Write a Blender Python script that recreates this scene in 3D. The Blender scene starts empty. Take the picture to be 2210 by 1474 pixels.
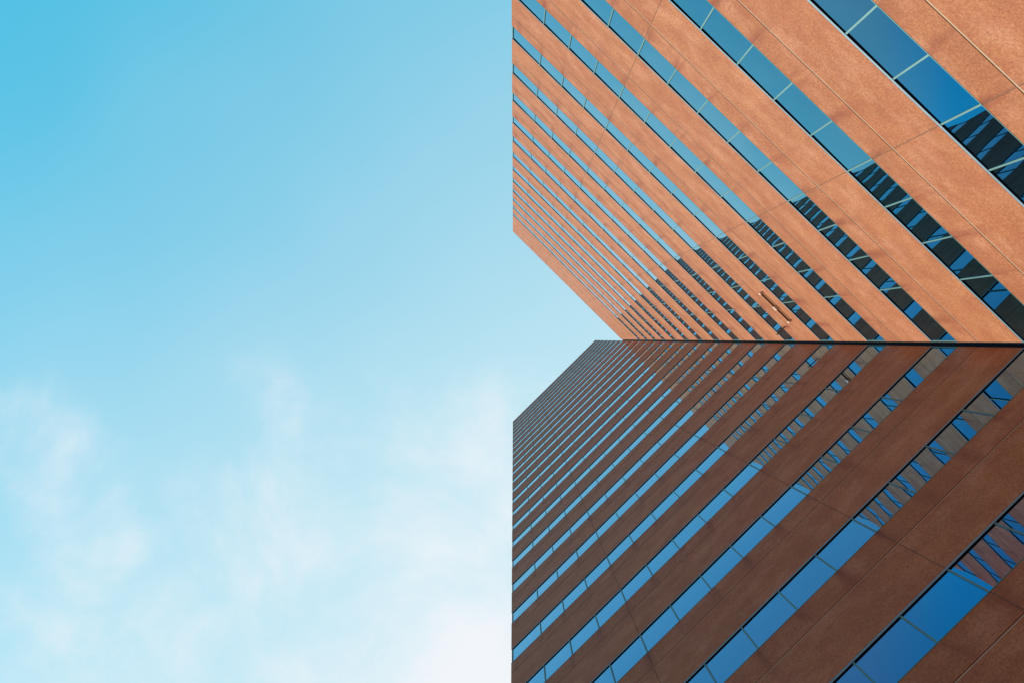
import bpy, math, random
from mathutils import Vector, Matrix
random.seed(7)
S = bpy.context.scene
COL = S.collection

# ---------------------------------------------------------------- camera
F_PX, W_PX, H_PX = 1300.0, 2210.0, 1474.0      # focal length in photo pixels
AL, BE = -0.02148, 0.02223                      # tilt of the lens off the zenith
ZX, ZY = 1107.93, 731.18                        # where the zenith falls in the photo
EYE = 1.6
cam_d = bpy.data.cameras.new('camera')
cam = bpy.data.objects.new('camera', cam_d)
COL.objects.link(cam)
S.camera = cam
cam_d.sensor_width = 36.0
cam_d.lens = F_PX / W_PX * 36.0
cam_d.clip_start, cam_d.clip_end = 0.1, 5000.0
fw = Vector((-AL, BE, 1)).normalized()
up = (Vector((0, 1, 0)) - fw * fw.y).normalized()
rt = fw.cross(up).normalized()
M = Matrix((rt, up, -fw)).transposed().to_4x4()
M.translation = (0, 0, EYE)
cam.matrix_world = M
cam_d.shift_x = -((ZX + F_PX * AL) - W_PX / 2) / W_PX
cam_d.shift_y = ((ZY - F_PX * BE) - H_PX / 2) / W_PX
S.render.resolution_x, S.render.resolution_y = 1024, 682

# ---------------------------------------------------------------- light
SUN_EL = math.radians(27)
h_dir = Vector((1.0073, -0.9918, 0)).normalized()  # square on to the lower wing, skimming the taller one
side = Vector((1.0, 1.0, 0)).normalized()
h_dir = (h_dir - side * 0.001).normalized()
sun_dir = Vector((h_dir.x * math.cos(SUN_EL), h_dir.y * math.cos(SUN_EL), math.sin(SUN_EL)))
sd = bpy.data.lights.new('sun', 'SUN')
sd.energy = 3.9
sd.angle = math.radians(0.5)
sd.color = (1.0, 0.98, 0.86)
sun = bpy.data.objects.new('sun', sd)
COL.objects.link(sun)
sun.rotation_euler = sun_dir.to_track_quat('Z', 'Y').to_euler()

def node(nt, typ, **kw):
    n = nt.nodes.new(typ)
    for k, v in kw.items():
        setattr(n, k, v)
    return n

def plug(nt, dst, src):
    if hasattr(src, 'is_output'):
        nt.links.new(src, dst)
    else:
        dst.default_value = src

def mth(nt, op, a, b=None, c=None, clamp=False):
    n = node(nt, 'ShaderNodeMath', operation=op, use_clamp=clamp)
    for i, v in enumerate((a, b, c)):
        if v is not None:
            plug(nt, n.inputs[i], v)
    return n.outputs[0]

def mixc(nt, fac, a, b, blend='MIX'):
    n = node(nt, 'ShaderNodeMix', data_type='RGBA', blend_type=blend)
    plug(nt, n.inputs[0], fac)
    for i, v in ((6, a), (7, b)):
        plug(nt, n.inputs[i], v if hasattr(v, 'is_output') or len(v) == 4 else (*v, 1))
    return n.outputs[2]

def maprange(nt, v, a, b, c=0.0, d=1.0, smooth=False):
    n = node(nt, 'ShaderNodeMapRange')
    n.interpolation_type = 'SMOOTHSTEP' if smooth else 'LINEAR'
    plug(nt, n.inputs[0], v)
    for i, x in zip((1, 2, 3, 4), (a, b, c, d)):
        n.inputs[i].default_value = x
    return n.outputs[0]

w = bpy.data.worlds.new('World')
S.world = w
w.use_nodes = True
nt = w.node_tree
nt.nodes.clear()
sky = node(nt, 'ShaderNodeTexSky', sky_type='NISHITA')
sky.sun_disc = False
sky.sun_elevation = SUN_EL
sky.sun_rotation = math.atan2(sun_dir.x, sun_dir.y)
sky.air_density, sky.dust_density, sky.ozone_density = 1.0, 0.6, 1.0
tc = node(nt, 'ShaderNodeTexCoord')
sep = node(nt, 'ShaderNodeSeparateXYZ')
nt.links.new(tc.outputs['Generated'], sep.inputs[0])
# cyan cast of the clear sky
clear = mixc(nt, 1.0, sky.outputs[0], (0.62, 1.95, 1.75), 'MULTIPLY')
clear = mixc(nt, 0.82, clear, (0.42, 3.2, 4.7))
# thin veil and soft cumulus, laid out on a high flat layer (direction / elevation)
zc = mth(nt, 'MAXIMUM', sep.outputs[2], 0.06)
qx = mth(nt, 'DIVIDE', sep.outputs[0], zc)
qy = mth(nt, 'DIVIDE', sep.outputs[1], zc)
cb = node(nt, 'ShaderNodeCombineXYZ')
nt.links.new(qx, cb.inputs[0]); nt.links.new(qy, cb.inputs[1])
n1 = node(nt, 'ShaderNodeTexNoise'); n1.inputs['Scale'].default_value = 3.6
n1.inputs['Detail'].default_value = 7; n1.inputs['Roughness'].default_value = 0.62
n1.inputs['Distortion'].default_value = 0.25
nt.links.new(cb.outputs[0], n1.inputs['Vector'])
n2 = node(nt, 'ShaderNodeTexNoise'); n2.inputs['Scale'].default_value = 0.9
n2.inputs['Detail'].default_value = 3
nt.links.new(cb.outputs[0], n2.inputs['Vector'])
# veil thickens towards the low -y side and towards the middle
grad = mth(nt, 'ADD', mth(nt, 'MULTIPLY', qy, -0.62), mth(nt, 'MULTIPLY', qx, -0.42))
veil = mth(nt, 'ADD', grad, mth(nt, 'MULTIPLY', mth(nt, 'SUBTRACT', n2.outputs[0], 0.5), 0.55))
veil = maprange(nt, veil, -0.88, 0.34, 0.0, 0.95, True)
body = mth(nt, 'ADD', mth(nt, 'MULTIPLY', qy, -0.55), mth(nt, 'MULTIPLY', mth(nt, 'SUBTRACT', n2.outputs[0], 0.5), 0.9))
body = maprange(nt, body, -0.02, 0.30, 0.0, 0.19, True)
# one thicker puff low beside the towers
pd = mth(nt, 'SQRT', mth(nt, 'ADD', mth(nt, 'POWER', mth(nt, 'SUBTRACT', qx, 0.05), 2.0), mth(nt, 'POWER', mth(nt, 'ADD', qy, 0.56), 2.0)))
puff = maprange(nt, pd, 0.00, 0.34, 0.30, 0.0, True)
cl = mth(nt, 'ADD', mth(nt, 'ADD', n1.outputs[0], body), puff)
cl = mth(nt, 'SUBTRACT', cl, mth(nt, 'MULTIPLY', mth(nt, 'MAXIMUM', mth(nt, 'SUBTRACT', qx, 0.3), 0.0), 0.16))
cl = maprange(nt, cl, 0.50, 1.06, 0.0, 0.92, True)
band = mth(nt, 'ADD', mth(nt, 'MULTIPLY', qy, -1.0), mth(nt, 'MULTIPLY', mth(nt, 'SUBTRACT', n2.outputs[0], 0.5), 0.4))
cl = mth(nt, 'MULTIPLY', cl, maprange(nt, band, -0.06, 0.14, 0.0, 1.0, True))
far = mth(nt, 'SQRT', mth(nt, 'ADD', mth(nt, 'MULTIPLY', qx, qx), mth(nt, 'MULTIPLY', qy, qy)))
near = maprange(nt, far, 0.95, 1.5, 1.0, 0.25, True)
col = mixc(nt, mth(nt, 'MULTIPLY', veil, near), clear, (3.6, 5.05, 5.6))
col = mixc(nt, mth(nt, 'MULTIPLY', cl, near), col, (5.55, 5.6, 5.8))
# deep blue added outside the view for the panes to mirror
dp = mth(nt, 'MAXIMUM', mth(nt, 'ABSOLUTE', qy), mth(nt, 'MULTIPLY', mth(nt, 'ABSOLUTE', qx), 0.64))
deep = maprange(nt, dp, 0.56, 0.74, 0.0, 0.93, True)
col = mixc(nt, deep, col, mixc(nt, maprange(nt, qy, -0.3, 0.3), (0.10, 4.6, 7.0), (0.12, 3.7, 5.8)))
low = maprange(nt, sep.outputs[2], 0.10, 0.60, 1.0, 0.0, True)  # warm low sky, added out of view to light the taller tower
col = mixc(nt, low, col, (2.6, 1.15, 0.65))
bg = node(nt, 'ShaderNodeBackground')
bg.inputs[1].default_value = 0.13
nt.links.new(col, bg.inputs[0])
wo = node(nt, 'ShaderNodeOutputWorld')
nt.links.new(bg.outputs[0], wo.inputs[0])

S.view_settings.view_transform = 'Standard'
S.view_settings.look = 'None'
S.view_settings.exposure = 0.35
S.view_settings.gamma = 1.0
S.view_settings.use_curve_mapping = False

# ---------------------------------------------------------------- dimensions
C_M = 15.0
UNIT = F_PX * C_M                      # metres per (1 / photo pixel)
FLOOR = 1.989e-4 * UNIT
HEAD0 = EYE + 1.3176e-3 * UNIT         # window head of the reference storey
OPEN = 0.32 * FLOOR + 0.06                    # window opening
JOINT = 0.23 * FLOOR                   # sill to panel joint
def head(n): return HEAD0 + 0.06 + n * FLOOR
def plan(X, Y): return Vector((-X * C_M, Y * C_M, 0))   # the plan is seen from below
P_C, P_EA, P_EB = plan(1, -0.01216), plan(-0.00499, 0.99284), plan(-0.00731, -1.004)
DEPTH = 16.0
NOTCH = 0.105
MULL = [0.0045] + [0.091 + 0.0712 * i for i in range(12)]     # fractions from the free end
VJ = [0.3045, 0.6605]

# ---------------------------------------------------------------- materials
def new_mat(name):
    m = bpy.data.materials.new(name)
    m.use_nodes = True
    t = m.node_tree
    b = t.nodes['Principled BSDF']
    return m, t, b

def stone(name, L, flip):
    m, t, b = new_mat(name)
    co = node(t, 'ShaderNodeTexCoord').outputs['Object']
    s = node(t, 'ShaderNodeSeparateXYZ'); t.links.new(co, s.inputs[0])
    def noise(scale, detail, rough=0.6, vec=co):
        n = node(t, 'ShaderNodeTexNoise')
        n.inputs['Scale'].default_value = scale
        n.inputs['Detail'].default_value = detail
        n.inputs['Roughness'].default_value = rough
        t.links.new(vec, n.inputs['Vector'])
        return n.outputs[0]
    base = mixc(t, maprange(t, noise(0.55, 4), 0.35, 0.65), (0.55, 0.185, 0.066), (0.66, 0.260, 0.104))
    tone = node(t, 'ShaderNodeAttribute', attribute_name='tone').outputs['Fac']
    base = mixc(t, maprange(t, tone, 0, 1, 0.0, 0.75), base, (0.50, 0.155, 0.052))
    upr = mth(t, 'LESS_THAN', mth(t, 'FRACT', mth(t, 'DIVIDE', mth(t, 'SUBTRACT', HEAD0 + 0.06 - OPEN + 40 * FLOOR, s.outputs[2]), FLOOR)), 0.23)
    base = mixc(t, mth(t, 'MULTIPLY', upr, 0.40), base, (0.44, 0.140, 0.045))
    mot = node(t, 'ShaderNodeVectorMath', operation='MULTIPLY')
    t.links.new(co, mot.inputs[0]); mot.inputs[1].default_value = (0.7, 1.0, 1.5)
    base = mixc(t, maprange(t, noise(0.9, 6, 0.62, mot.outputs[0]), 0.42, 0.60, 0.0, 0.65), base, (0.42, 0.140, 0.045))
    base = mixc(t, maprange(t, noise(1.1, 5, 0.62, mth_vec(t, mot.outputs[0], 3.1)), 0.48, 0.66, 0.0, 0.6), base, (0.74, 0.34, 0.20))
    # aggregate speckle at three sizes so it reads near and far
    sp = noise(30.0, 3, 0.8)
    base = mixc(t, maprange(t, sp, 0.52, 0.68, 0.0, 0.5), base, (0.86, 0.40, 0.24))
    sp2 = noise(31.0, 3, 0.8, mth_vec(t, co, 7.3))
    base = mixc(t, maprange(t, sp2, 0.53, 0.66, 0.0, 0.66), base, (0.22, 0.045, 0.02))
    sp3 = noise(14.0, 4, 0.7)
    base = mixc(t, maprange(t, sp3, 0.46, 0.62, 0.0, 0.45), base, (0.34, 0.07, 0.03))
    sp4 = noise(16.0, 4, 0.7, mth_vec(t, co, 2.9))
    base = mixc(t, maprange(t, sp4, 0.50, 0.64, 0.0, 0.35), base, (0.80, 0.40, 0.22))
    # water staining that starts under each window post and runs down the panel
    sc = node(t, 'ShaderNodeVectorMath', operation='MULTIPLY')
    t.links.new(co, sc.inputs[0]); sc.inputs[1].default_value = (2.6, 1.0, 0.55)
    run = noise(1.0, 5, 0.65, sc.outputs[0])
    u = mth(t, 'DIVIDE', s.outputs[0], L)
    if flip:
        u = mth(t, 'SUBTRACT', 1.0, u)
    k = mth(t, 'DIVIDE', mth(t, 'SUBTRACT', u, 0.091), 0.0712)
    fr = mth(t, 'ABSOLUTE', mth(t, 'SUBTRACT', mth(t, 'FRACT', mth(t, 'ADD', k, 0.5)), 0.5))
    post = maprange(t, fr, 0.0, 0.22, 1.0, 0.15, True)
    dz = mth(t, 'FRACT', mth(t, 'DIVIDE', mth(t, 'SUBTRACT', HEAD0 + 0.06 - OPEN + 40 * FLOOR, s.outputs[2]), FLOOR))
    fall = maprange(t, dz, 0.0, 0.42, 1.0, 0.0, True)
    st = mth(t, 'MULTIPLY', mth(t, 'MULTIPLY', post, fall), maprange(t, run, 0.40, 0.58, 0.0, 1.0))
    base = mixc(t, mth(t, 'MULTIPLY', st, 0.9), base, (0.28, 0.06, 0.025))
    blot = maprange(t, noise(1.3, 5, 0.7), 0.46, 0.66, 0.0, 0.42)
    base = mixc(t, blot, base, (0.38, 0.08, 0.035))
    base = mixc(t, 1.0, base, (0.73, 0.71, 0.66), 'MULTIPLY')
    t.links.new(base, b.inputs['Base Color'])
    b.inputs['Roughness'].default_value = 0.6
    b.inputs['Specular IOR Level'].default_value = 0.22
    b.inputs['Sheen Weight'].default_value = 0.2
    b.inputs['Sheen Roughness'].default_value = 0.45
    b.inputs['Sheen Tint'].default_value = (1.0, 0.58, 0.42, 1)
    bp = node(t, 'ShaderNodeBump'); bp.inputs['Strength'].default_value = 0.5
    bp.inputs['Distance'].default_value = 0.006
    t.links.new(sp, bp.inputs['Height']); t.links.new(bp.outputs[0], b.inputs['Normal'])
    return m

def mth_vec(t, v, off):
    n = node(t, 'ShaderNodeVectorMath', operation='ADD')
    t.links.new(v, n.inputs[0]); n.inputs[1].default_value = (off, off * 1.7, off * 0.6)
    return n.outputs[0]

def simple(name, colr, rough, metal=0.0, grime=0.25):
    m, t, b = new_mat(name)
    co = node(t, 'ShaderNodeTexCoord').outputs['Object']
    n = node(t, 'ShaderNodeTexNoise'); n.inputs['Scale'].default_value = 2.3
    n.inputs['Detail'].default_value = 6
    t.links.new(co, n.inputs['Vector'])
    c = mixc(t, maprange(t, n.outputs[0], 0.4, 0.7, 0.0, grime), colr, tuple(x * 0.45 for x in colr))
    t.links.new(c, b.inputs['Base Color'])
    b.inputs['Roughness'].default_value = rough
    b.inputs['Metallic'].default_value = metal
    return m

def glass_mat(name, face_on, stops):
    m, t, b = new_mat(name)
    t.nodes.remove(b)
    out = t.nodes['Material Output']
    co = node(t, 'ShaderNodeTexCoord').outputs['Object']
    n = node(t, 'ShaderNodeTexNoise'); n.inputs['Scale'].default_value = 0.75
    n.inputs['Detail'].default_value = 1.5
    t.links.new(co, n.inputs['Vector'])
    bp = node(t, 'ShaderNodeBump'); bp.inputs['Strength'].default_value = 1.0
    bp.inputs['Distance'].default_value = 0.0006
    t.links.new(n.outputs[0], bp.inputs['Height'])
    g = node(t, 'ShaderNodeBsdfGlossy')
    g.inputs['Roughness'].default_value = 0.0
    t.links.new(bp.outputs[0], g.inputs['Normal'])
    # coating reflects blue face on and turns neutral at a glancing angle
    lw = node(t, 'ShaderNodeLayerWeight'); lw.inputs[0].default_value = 0.5
    r = node(t, 'ShaderNodeValToRGB')
    e = r.color_ramp.elements
    e[0].position = 0.0; e[0].color = (*face_on, 1)
    e[1].position = 1.0; e[1].color = (0.97, 0.98, 1.0, 1)
    for p, c in stops:
        x = e.new(p); x.color = (*c, 1)
    t.links.new(lw.outputs['Facing'], r.inputs[0])
    t.links.new(r.outputs[0], g.inputs['Color'])
    d = node(t, 'ShaderNodeBsdfDiffuse'); d.inputs[0].default_value = (0.0005, 0.0008, 0.001, 1)
    a = node(t, 'ShaderNodeAddShader')
    t.links.new(g.outputs[0], a.inputs[0]); t.links.new(d.outputs[0], a.inputs[1])
    t.links.new(a.outputs[0], out.inputs[0])
    return m

GLASS_A = glass_mat('teal_coated_glass', (0.04, 0.18, 0.26), ((0.36, (0.07, 0.21, 0.34)), (0.50, (0.09, 0.34, 0.48)), (0.64, (0.26, 0.53, 0.65)), (0.82, (0.55, 0.78, 0.88))))
GLASS_B = glass_mat('bronze_blue_coated_glass', (0.12, 0.15, 0.24), ((0.36, (0.17, 0.19, 0.34)), (0.50, (0.15, 0.31, 0.50)), (0.64, (0.23, 0.46, 0.66)), (0.82, (0.48, 0.70, 0.82))))
MALU = simple('grey_green_aluminium', (0.09, 0.20, 0.195), 0.45, 0.25)
MTRIM = simple('pale_aluminium', (0.17, 0.25, 0.31), 0.45, 0.2)
MDARK = simple('black_recess_shade', (0.006, 0.007, 0.010), 0.7)  # near black: painted soffit shade at the window heads, also the core
MSEAL = simple('grey_sealant', (0.48, 0.36, 0.25), 0.8)
MJNT = simple('dark_brown_filler_and_shade', (0.20, 0.10, 0.06), 0.8)  # filler of the vertical joints and painted shade in the horizontal ones
MNAVY = simple('dark_bronze_metal', (0.012, 0.016, 0.026), 0.45, 0.3)
MROOF = simple('roof_gravel', (0.22, 0.21, 0.19), 0.9)
MGRND = simple('paving_concrete', (0.12, 0.07, 0.05), 0.85)
MBRKT = simple('pinkish_painted_steel', (0.80, 0.62, 0.52), 0.5)
MBAR = simple('rust_brown_steel', (0.12, 0.035, 0.015), 0.7)

# ---------------------------------------------------------------- mesh helper
class MB:
    def __init__(s): s.v, s.f, s.t = [], [], []
    def box(s, x0, x1, y0, y1, z0, z1, tone=0.5):
        b = len(s.v)
        s.v += [(x0, y0, z0), (x1, y0, z0), (x1, y1, z0), (x0, y1, z0), (x0, y0, z1), (x1, y0, z1), (x1, y1, z1), (x0, y1, z1)]
        for q in ((0, 3, 2, 1), (4, 5, 6, 7), (0, 1, 5, 4), (1, 2, 6, 5), (2, 3, 7, 6), (3, 0, 4, 7)):
            s.f.append(tuple(b + i for i in q)); s.t.append(tone)
    def cbox(s, x0, x1, y0, y1, z0, z1, c, tone=0.5):
        """box whose outward (y1) arrises are chamfered by c"""
        b = len(s.v)
        s.v += [(x0, y0, z0), (x1, y0, z0), (x1, y0, z1), (x0, y0, z1),
                (x0, y1 - c, z0), (x1, y1 - c, z0), (x1, y1 - c, z1), (x0, y1 - c, z1),
                (x0 + c, y1, z0 + c), (x1 - c, y1, z0 + c), (x1 - c, y1, z1 - c), (x0 + c, y1, z1 - c)]
        for q in ((0, 1, 2, 3), (0, 4, 5, 1), (1, 5, 6, 2), (2, 6, 7, 3), (3, 7, 4, 0),
                  (4, 8, 9, 5), (5, 9, 10, 6), (6, 10, 11, 7), (7, 11, 8, 4), (8, 11, 10, 9)):
            s.f.append(tuple(b + i for i in q)); s.t.append(tone)
    def pane(s, x0, x1, z0, z1, y, j, bulge, yaw, nx=8, nz=6):
        """a pane as it sits in its frame: corners a little out of true, the middle bellied"""
        b = len(s.v)
        for k in range(nz + 1):
            q = k / nz
            for i in range(nx + 1):
                p = i / nx
                d = (j[0] * (1 - p) + j[1] * p) * (1 - q) + (j[3] * (1 - p) + j[2] * p) * q
                d += bulge * math.sin(math.pi * p) * math.sin(math.pi * q) + yaw * (p - 0.5) * (x1 - x0)
                s.v.append((x0 + (x1 - x0) * p, y + d, z0 + (z1 - z0) * q))
        for k in range(nz):
            for i in range(nx):
                a = b + k * (nx + 1) + i
                s.f.append((a, a + 1, a + nx + 2, a + nx + 1)); s.t.append(0.5)
    def comb(s, a0, a1, teeth, z0, z1, z2, d0, d1, swap):
        """rail from a0 to a1 with upright teeth, cut from one sheet d0..d1 thick"""
        out = [(a0, z0)]
        out.append((a1, z0))
        top = [(a0, z1)]
        for (l, r_) in teeth:
            top += [(l, z1), (l, z2), (r_, z2), (r_, z1)]
        top.append((a1, z1))
        pts = out + top[::-1]
        cl = []
        for p in pts:
            if not cl or abs(p[0] - cl[-1][0]) + abs(p[1] - cl[-1][1]) > 1e-6:
                cl.append(p)
        b, n = len(s.v), len(cl)
        for d in (d0, d1):
            s.v += [((d, a, z) if swap else (a, d, z)) for a, z in cl]
        s.f.append(tuple(range(b, b + n))); s.t.append(0.5)
        s.f.append(tuple(range(b + 2 * n - 1, b + n - 1, -1))); s.t.append(0.5)
        for i in range(n):
            k = (i + 1) % n
            s.f.append((b + i, b + k, b + n + k, b + n + i)); s.t.append(0.5)
    def join(s, o):
        b = len(s.v); s.v += o.v; s.t += o.t
        s.f += [tuple(b + i for i in f) for f in o.f]
    def quad(s, pts):
        b = len(s.v); s.v += pts; s.f.append((b, b + 1, b + 2, b + 3)); s.t.append(0.5)
    def build(s, name, m, parent=None):
        me = bpy.data.meshes.new(name)
        me.from_pydata(s.v, [], s.f)
        me.materials.append(m)
        at = me.attributes.new('tone', 'FLOAT', 'FACE')
        at.data.foreach_set('value', s.t)
        me.update()
        import bmesh
        bm = bmesh.new(); bm.from_mesh(me)
        bmesh.ops.recalc_face_normals(bm, faces=bm.faces)
        bm.to_mesh(me); bm.free()
        o = bpy.data.objects.new(name, me)
        COL.objects.link(o)
        if parent is not None:
            o.parent = parent
        return o

def tower(label, p0, p1, flip, n_top, roof_z):
    """local x runs along the street face, local y points out of it; flip: free end is at x = L"""
    L = (p1 - p0).length
    u = (p1 - p0).normalized()
    ny = Vector((0, 0, 1)).cross(u)
    root = bpy.data.objects.new('office_tower', None)
    COL.objects.link(root)
    root.matrix_world = Matrix(((u.x, ny.x, 0, p0.x), (u.y, ny.y, 0, p0.y), (0, 0, 1, 0), (0, 0, 0, 1)))
    root['label'] = label
    root['category'] = 'office tower'
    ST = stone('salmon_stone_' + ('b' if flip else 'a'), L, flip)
    MG = GLASS_B if flip else GLASS_A
    X = (lambda f: L * (1 - f)) if flip else (lambda f: L * f)
    xa, xb = (NOTCH, L) if flip else (0.0, L - NOTCH)     # face ends short of the inner corner
    D = -DEPTH
    YAW = -0.003 if flip else 0.008
    G = 0.023                                              # half of a panel joint
    joints = sorted(X(f) for f in VJ)
    cols = []
    edges = [xa] + joints + [xb]
    for i in range(3):
        cols.append((edges[i] + (0 if i == 0 else 0.011), edges[i + 1] - (0 if i == 2 else 0.011)))
    def wall(zs, z_lo, z_hi, name='spandrel'):
        """zs: heights of horizontal joints between z_lo and z_hi"""
        m = MB()
        lv = [z_lo] + zs + [z_hi]
        for r in range(len(lv) - 1):
            a = lv[r] + (0 if r == 0 else G); b = lv[r + 1] - (0 if r == len(lv) - 2 else G)
            for (x0, x1) in cols:
                m.cbox(x0, x1, -0.022, 0, a, b, 0.006, random.random())
        # full depth body behind the facing panels
        m.box(xa + (0 if flip else 0.0), xb, D, -0.024, z_lo, z_hi, 0.4)
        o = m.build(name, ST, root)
        s, dk = MB(), MB()
        for z in zs:
            s.box(xa + 0.003, xb - 0.003, -0.0235, -0.009, z - G - 0.001, z + G * 0.25)
            dk.box(xa + 0.003, xb - 0.003, -0.0235, -0.011, z + G * 0.25 + 0.001, z + G + 0.001)  # dark strip paints the shade under the joint's upper lip
        for x in joints:
            for r in range(len(lv) - 1):
                a = lv[r] + (0.003 if r == 0 else G + 0.003); b = lv[r + 1] - (0.003 if r == len(lv) - 2 else G + 0.003)
                dk.box(x - 0.0105, x + 0.0105, -0.0235, -0.013, a, b)
        dk.build('joint_filler_and_shade', MJNT, o)
        s.build('sealant_joint', MSEAL, o)
        return o
    core = MB()
    core.box(xa + 0.16, xb - 0.16, D + 0.16, -0.16, 0.05, roof_z - 1.2)
    core.build('interior_core', MDARK, root)
    # plinth storey
    wall([1.2], 0.0, head(-6) - OPEN, 'plinth')
    xs = sorted(X(f) for f in MULL)
    far_panes = MB()
    for n in range(-6, n_top + 1):
        h, sl = head(n), head(n) - OPEN
        if n > -6:
            wall([sl - JOINT], head(n - 1), sl)
        # glass: one pane between each two posts, each a hair out of true as real panes are
        lim = [xa] + xs if flip else xs + [xb]
        yg = -0.038
        panes = []
        for i in range(len(lim) - 1):
            x0, x1 = lim[i] + 0.012, lim[i + 1] - 0.012
            j = [random.uniform(-0.0012, 0.0012) for _ in range(3)]
            j.append(j[0] - j[1] + j[2])
            g = MB()
            g.pane(x0, x1, sl, h + 0.006, yg, j, random.uniform(0.0008, 0.0024), YAW)
            panes.append(g)
        xe = L - 0.012 if flip else 0.012                  # ribbon turns the free corner
        side = MB()
        k = 11
        ys = [-0.043 + (D + 0.09) * i / k for i in range(k + 1)]
        side.box(min(xe, xe + (-0.01 if flip else 0.01)), max(xe, xe + (-0.01 if flip else 0.01)), ys[-1], ys[0], sl + 0.001, h)
        # frame: bottom rail and posts in one piece
        fr = MB()
        teeth = [(x - 0.024, x + 0.024) for x in (xs[:-1] if flip else xs[1:])]
        teeth.append((L - 0.07, L - 0.024) if flip else (0.024, 0.07))
        teeth.append((xa, xa + 0.05) if flip else (xb - 0.05, xb))
        teeth.sort()
        e0, e1 = (xa, L - 0.024) if flip else (0.024, xb)
        teeth = [(max(a, e0), min(b, e1)) for a, b in teeth]
        fr.comb(e0, e1, teeth, sl + 0.019, sl + 0.03, h - 0.002, -0.040, -0.014, False)
        win = fr.build('ribbon_window', MALU, root)
        sf = MB()
        tt = [(y - 0.03, y + 0.03) for y in ys[1:-1]]
        q = (L - 0.010, L - 0.002) if flip else (0.002, 0.010)
        sf.comb(ys[-1], ys[0], sorted(tt), sl + 0.019, sl + 0.03, h - 0.002, q[0], q[1], True)
        sf.build('side_frame', MALU, win)
        for i in range(len(panes)):
            if -3 <= n <= 3:
                pn = panes[i].build('pane', MG, win)
                pn.data.polygons.foreach_set('use_smooth', [True] * len(pn.data.polygons))
            else:
                far_panes.join(panes[i])
        side.build('side_glazing', MG, win)
        si = MB()
        si.box(xa - (0 if flip else 0.006), xb + (0.006 if flip else 0), -0.036, 0.004, sl + 0.001, sl + 0.019)
        si.build('sill', MALU, win)
        tr = MB()
        tr.box(xa + 0.002, xb - 0.002, -0.014, -0.003, h - 0.062, h - 0.001)
        tr.build('head_trim', MTRIM, win)
        dk = MB()
        dk.box(xa + 0.004, xb - 0.004, -0.034, -0.016, h - 0.012, h - 0.002)  # black strip paints the shade of the recessed soffit
        dk.build('head_soffit_shade', MDARK, win)
    fp = far_panes.build('pane', MG, root)
    fp['kind'] = 'stuff'
    fp.data.polygons.foreach_set('use_smooth', [True] * len(fp.data.polygons))
    # blind wall above the last windows, with its coping and roof
    zs = []
    z = head(n_top) + 0.45 * FLOOR
    while z < roof_z - 0.6:
        zs.append(z)
        z += (0.55 if len(zs) % 2 else 0.45) * FLOOR
    par = wall(zs, head(n_top), roof_z, 'parapet')
    cp = MB()
    cp.box(xa - 0.01, xb + 0.01, -0.4, 0.012, roof_z + 0.002, roof_z + 0.05)
    cp.build('coping', MTRIM, par)
    rf = MB()
    rf.box(xa + 0.2, xb - 0.2, D + 0.2, -0.45, roof_z + 0.003, roof_z + 0.12)
    rf.build('roof', MROOF, root)
    return root, L

ZA = head(14.85)
ZB = head(21.75)
TA, LA = tower('sunlit salmon stone office tower, the lower one, with a blank wall band under its roof',
               P_EA, P_C, False, 12, ZA)
TB, LB = tower('taller office tower with shaded brown stone bands, windowed right up to its roof edge',
               P_C, P_EB, True, 21, ZB)

# dark metal cover in the seam where the two faces meet
m = MB()
m.box(LA - NOTCH + 0.002, LA + 0.3, -0.32, -0.06, 0.0, ZA)
m.box(LA + 0.06, LA + 0.3, -0.058, NOTCH - 0.004, 0.0, ZA)
m.build('corner_cover', MNAVY, TA)

# ---------------------------------------------------------------- fittings on the sunlit face
def on_face(px, py):
    """photo pixel to (distance along the lower tower's face, height)"""
    dx, dy = px - ZX, ZY - py
    k1, k2 = dx, dy
    # solve ex+(1-ex)t : ey+(cy-ey)t in the ratio dx:dy
    ex, ey, cy = -0.00499, 0.99284, -0.01216
    t = (ex * k2 - ey * k1) / (k1 * (cy - ey) - k2 * (1 - ex))
    X, Y = ex + (1 - ex) * t, ey + (cy - ey) * t
    d = X / dx if abs(dx) > abs(dy) else Y / dy
    z = d - (AL / F_PX) * X - (BE / F_PX) * Y
    return t * LA, EYE + z * UNIT

for (a, b) in (((1642.5, 631), (1675.5, 660.5)), ((1677.5, 664), (1706, 691.5))):
    (x0, z0), (x1, z1) = on_face(*a), on_face(*b)
    zc_ = (z0 + z1) / 2
    m = MB()
    m.box(x0 + 0.05, x1 - 0.05, 0.05, 0.13, zc_ - 0.035, zc_ + 0.035)
    rail = m.build('guide_rail', MBAR, TA)
    for x in (x0 - 0.04, x1 - 0.05):
        e = MB()
        e.box(x, x + 0.09, 0.001, 0.16, zc_ - 0.09, zc_ + 0.09)
        e.build('rail_bracket', MBRKT, rail)
(x0, z0), (x1, z1) = on_face(1695.4, 711.6), on_face(1711.6, 698.3)
m = MB()
bx, bz = (x0 + x1) / 2, (z0 + z1) / 2 + 0.5
m.box(bx - 0.02, bx + 0.02, 0.001, 0.62, bz - 0.03, bz + 0.03)
m.build('anchor_arm', MBAR, TA)

# ---------------------------------------------------------------- ground
g = MB()
g.quad([(-900, -900, 0), (900, -900, 0), (900, 900, 0), (-900, 900, 0)])
gr = g.build('ground', MGRND)
gr['kind'] = 'structure'
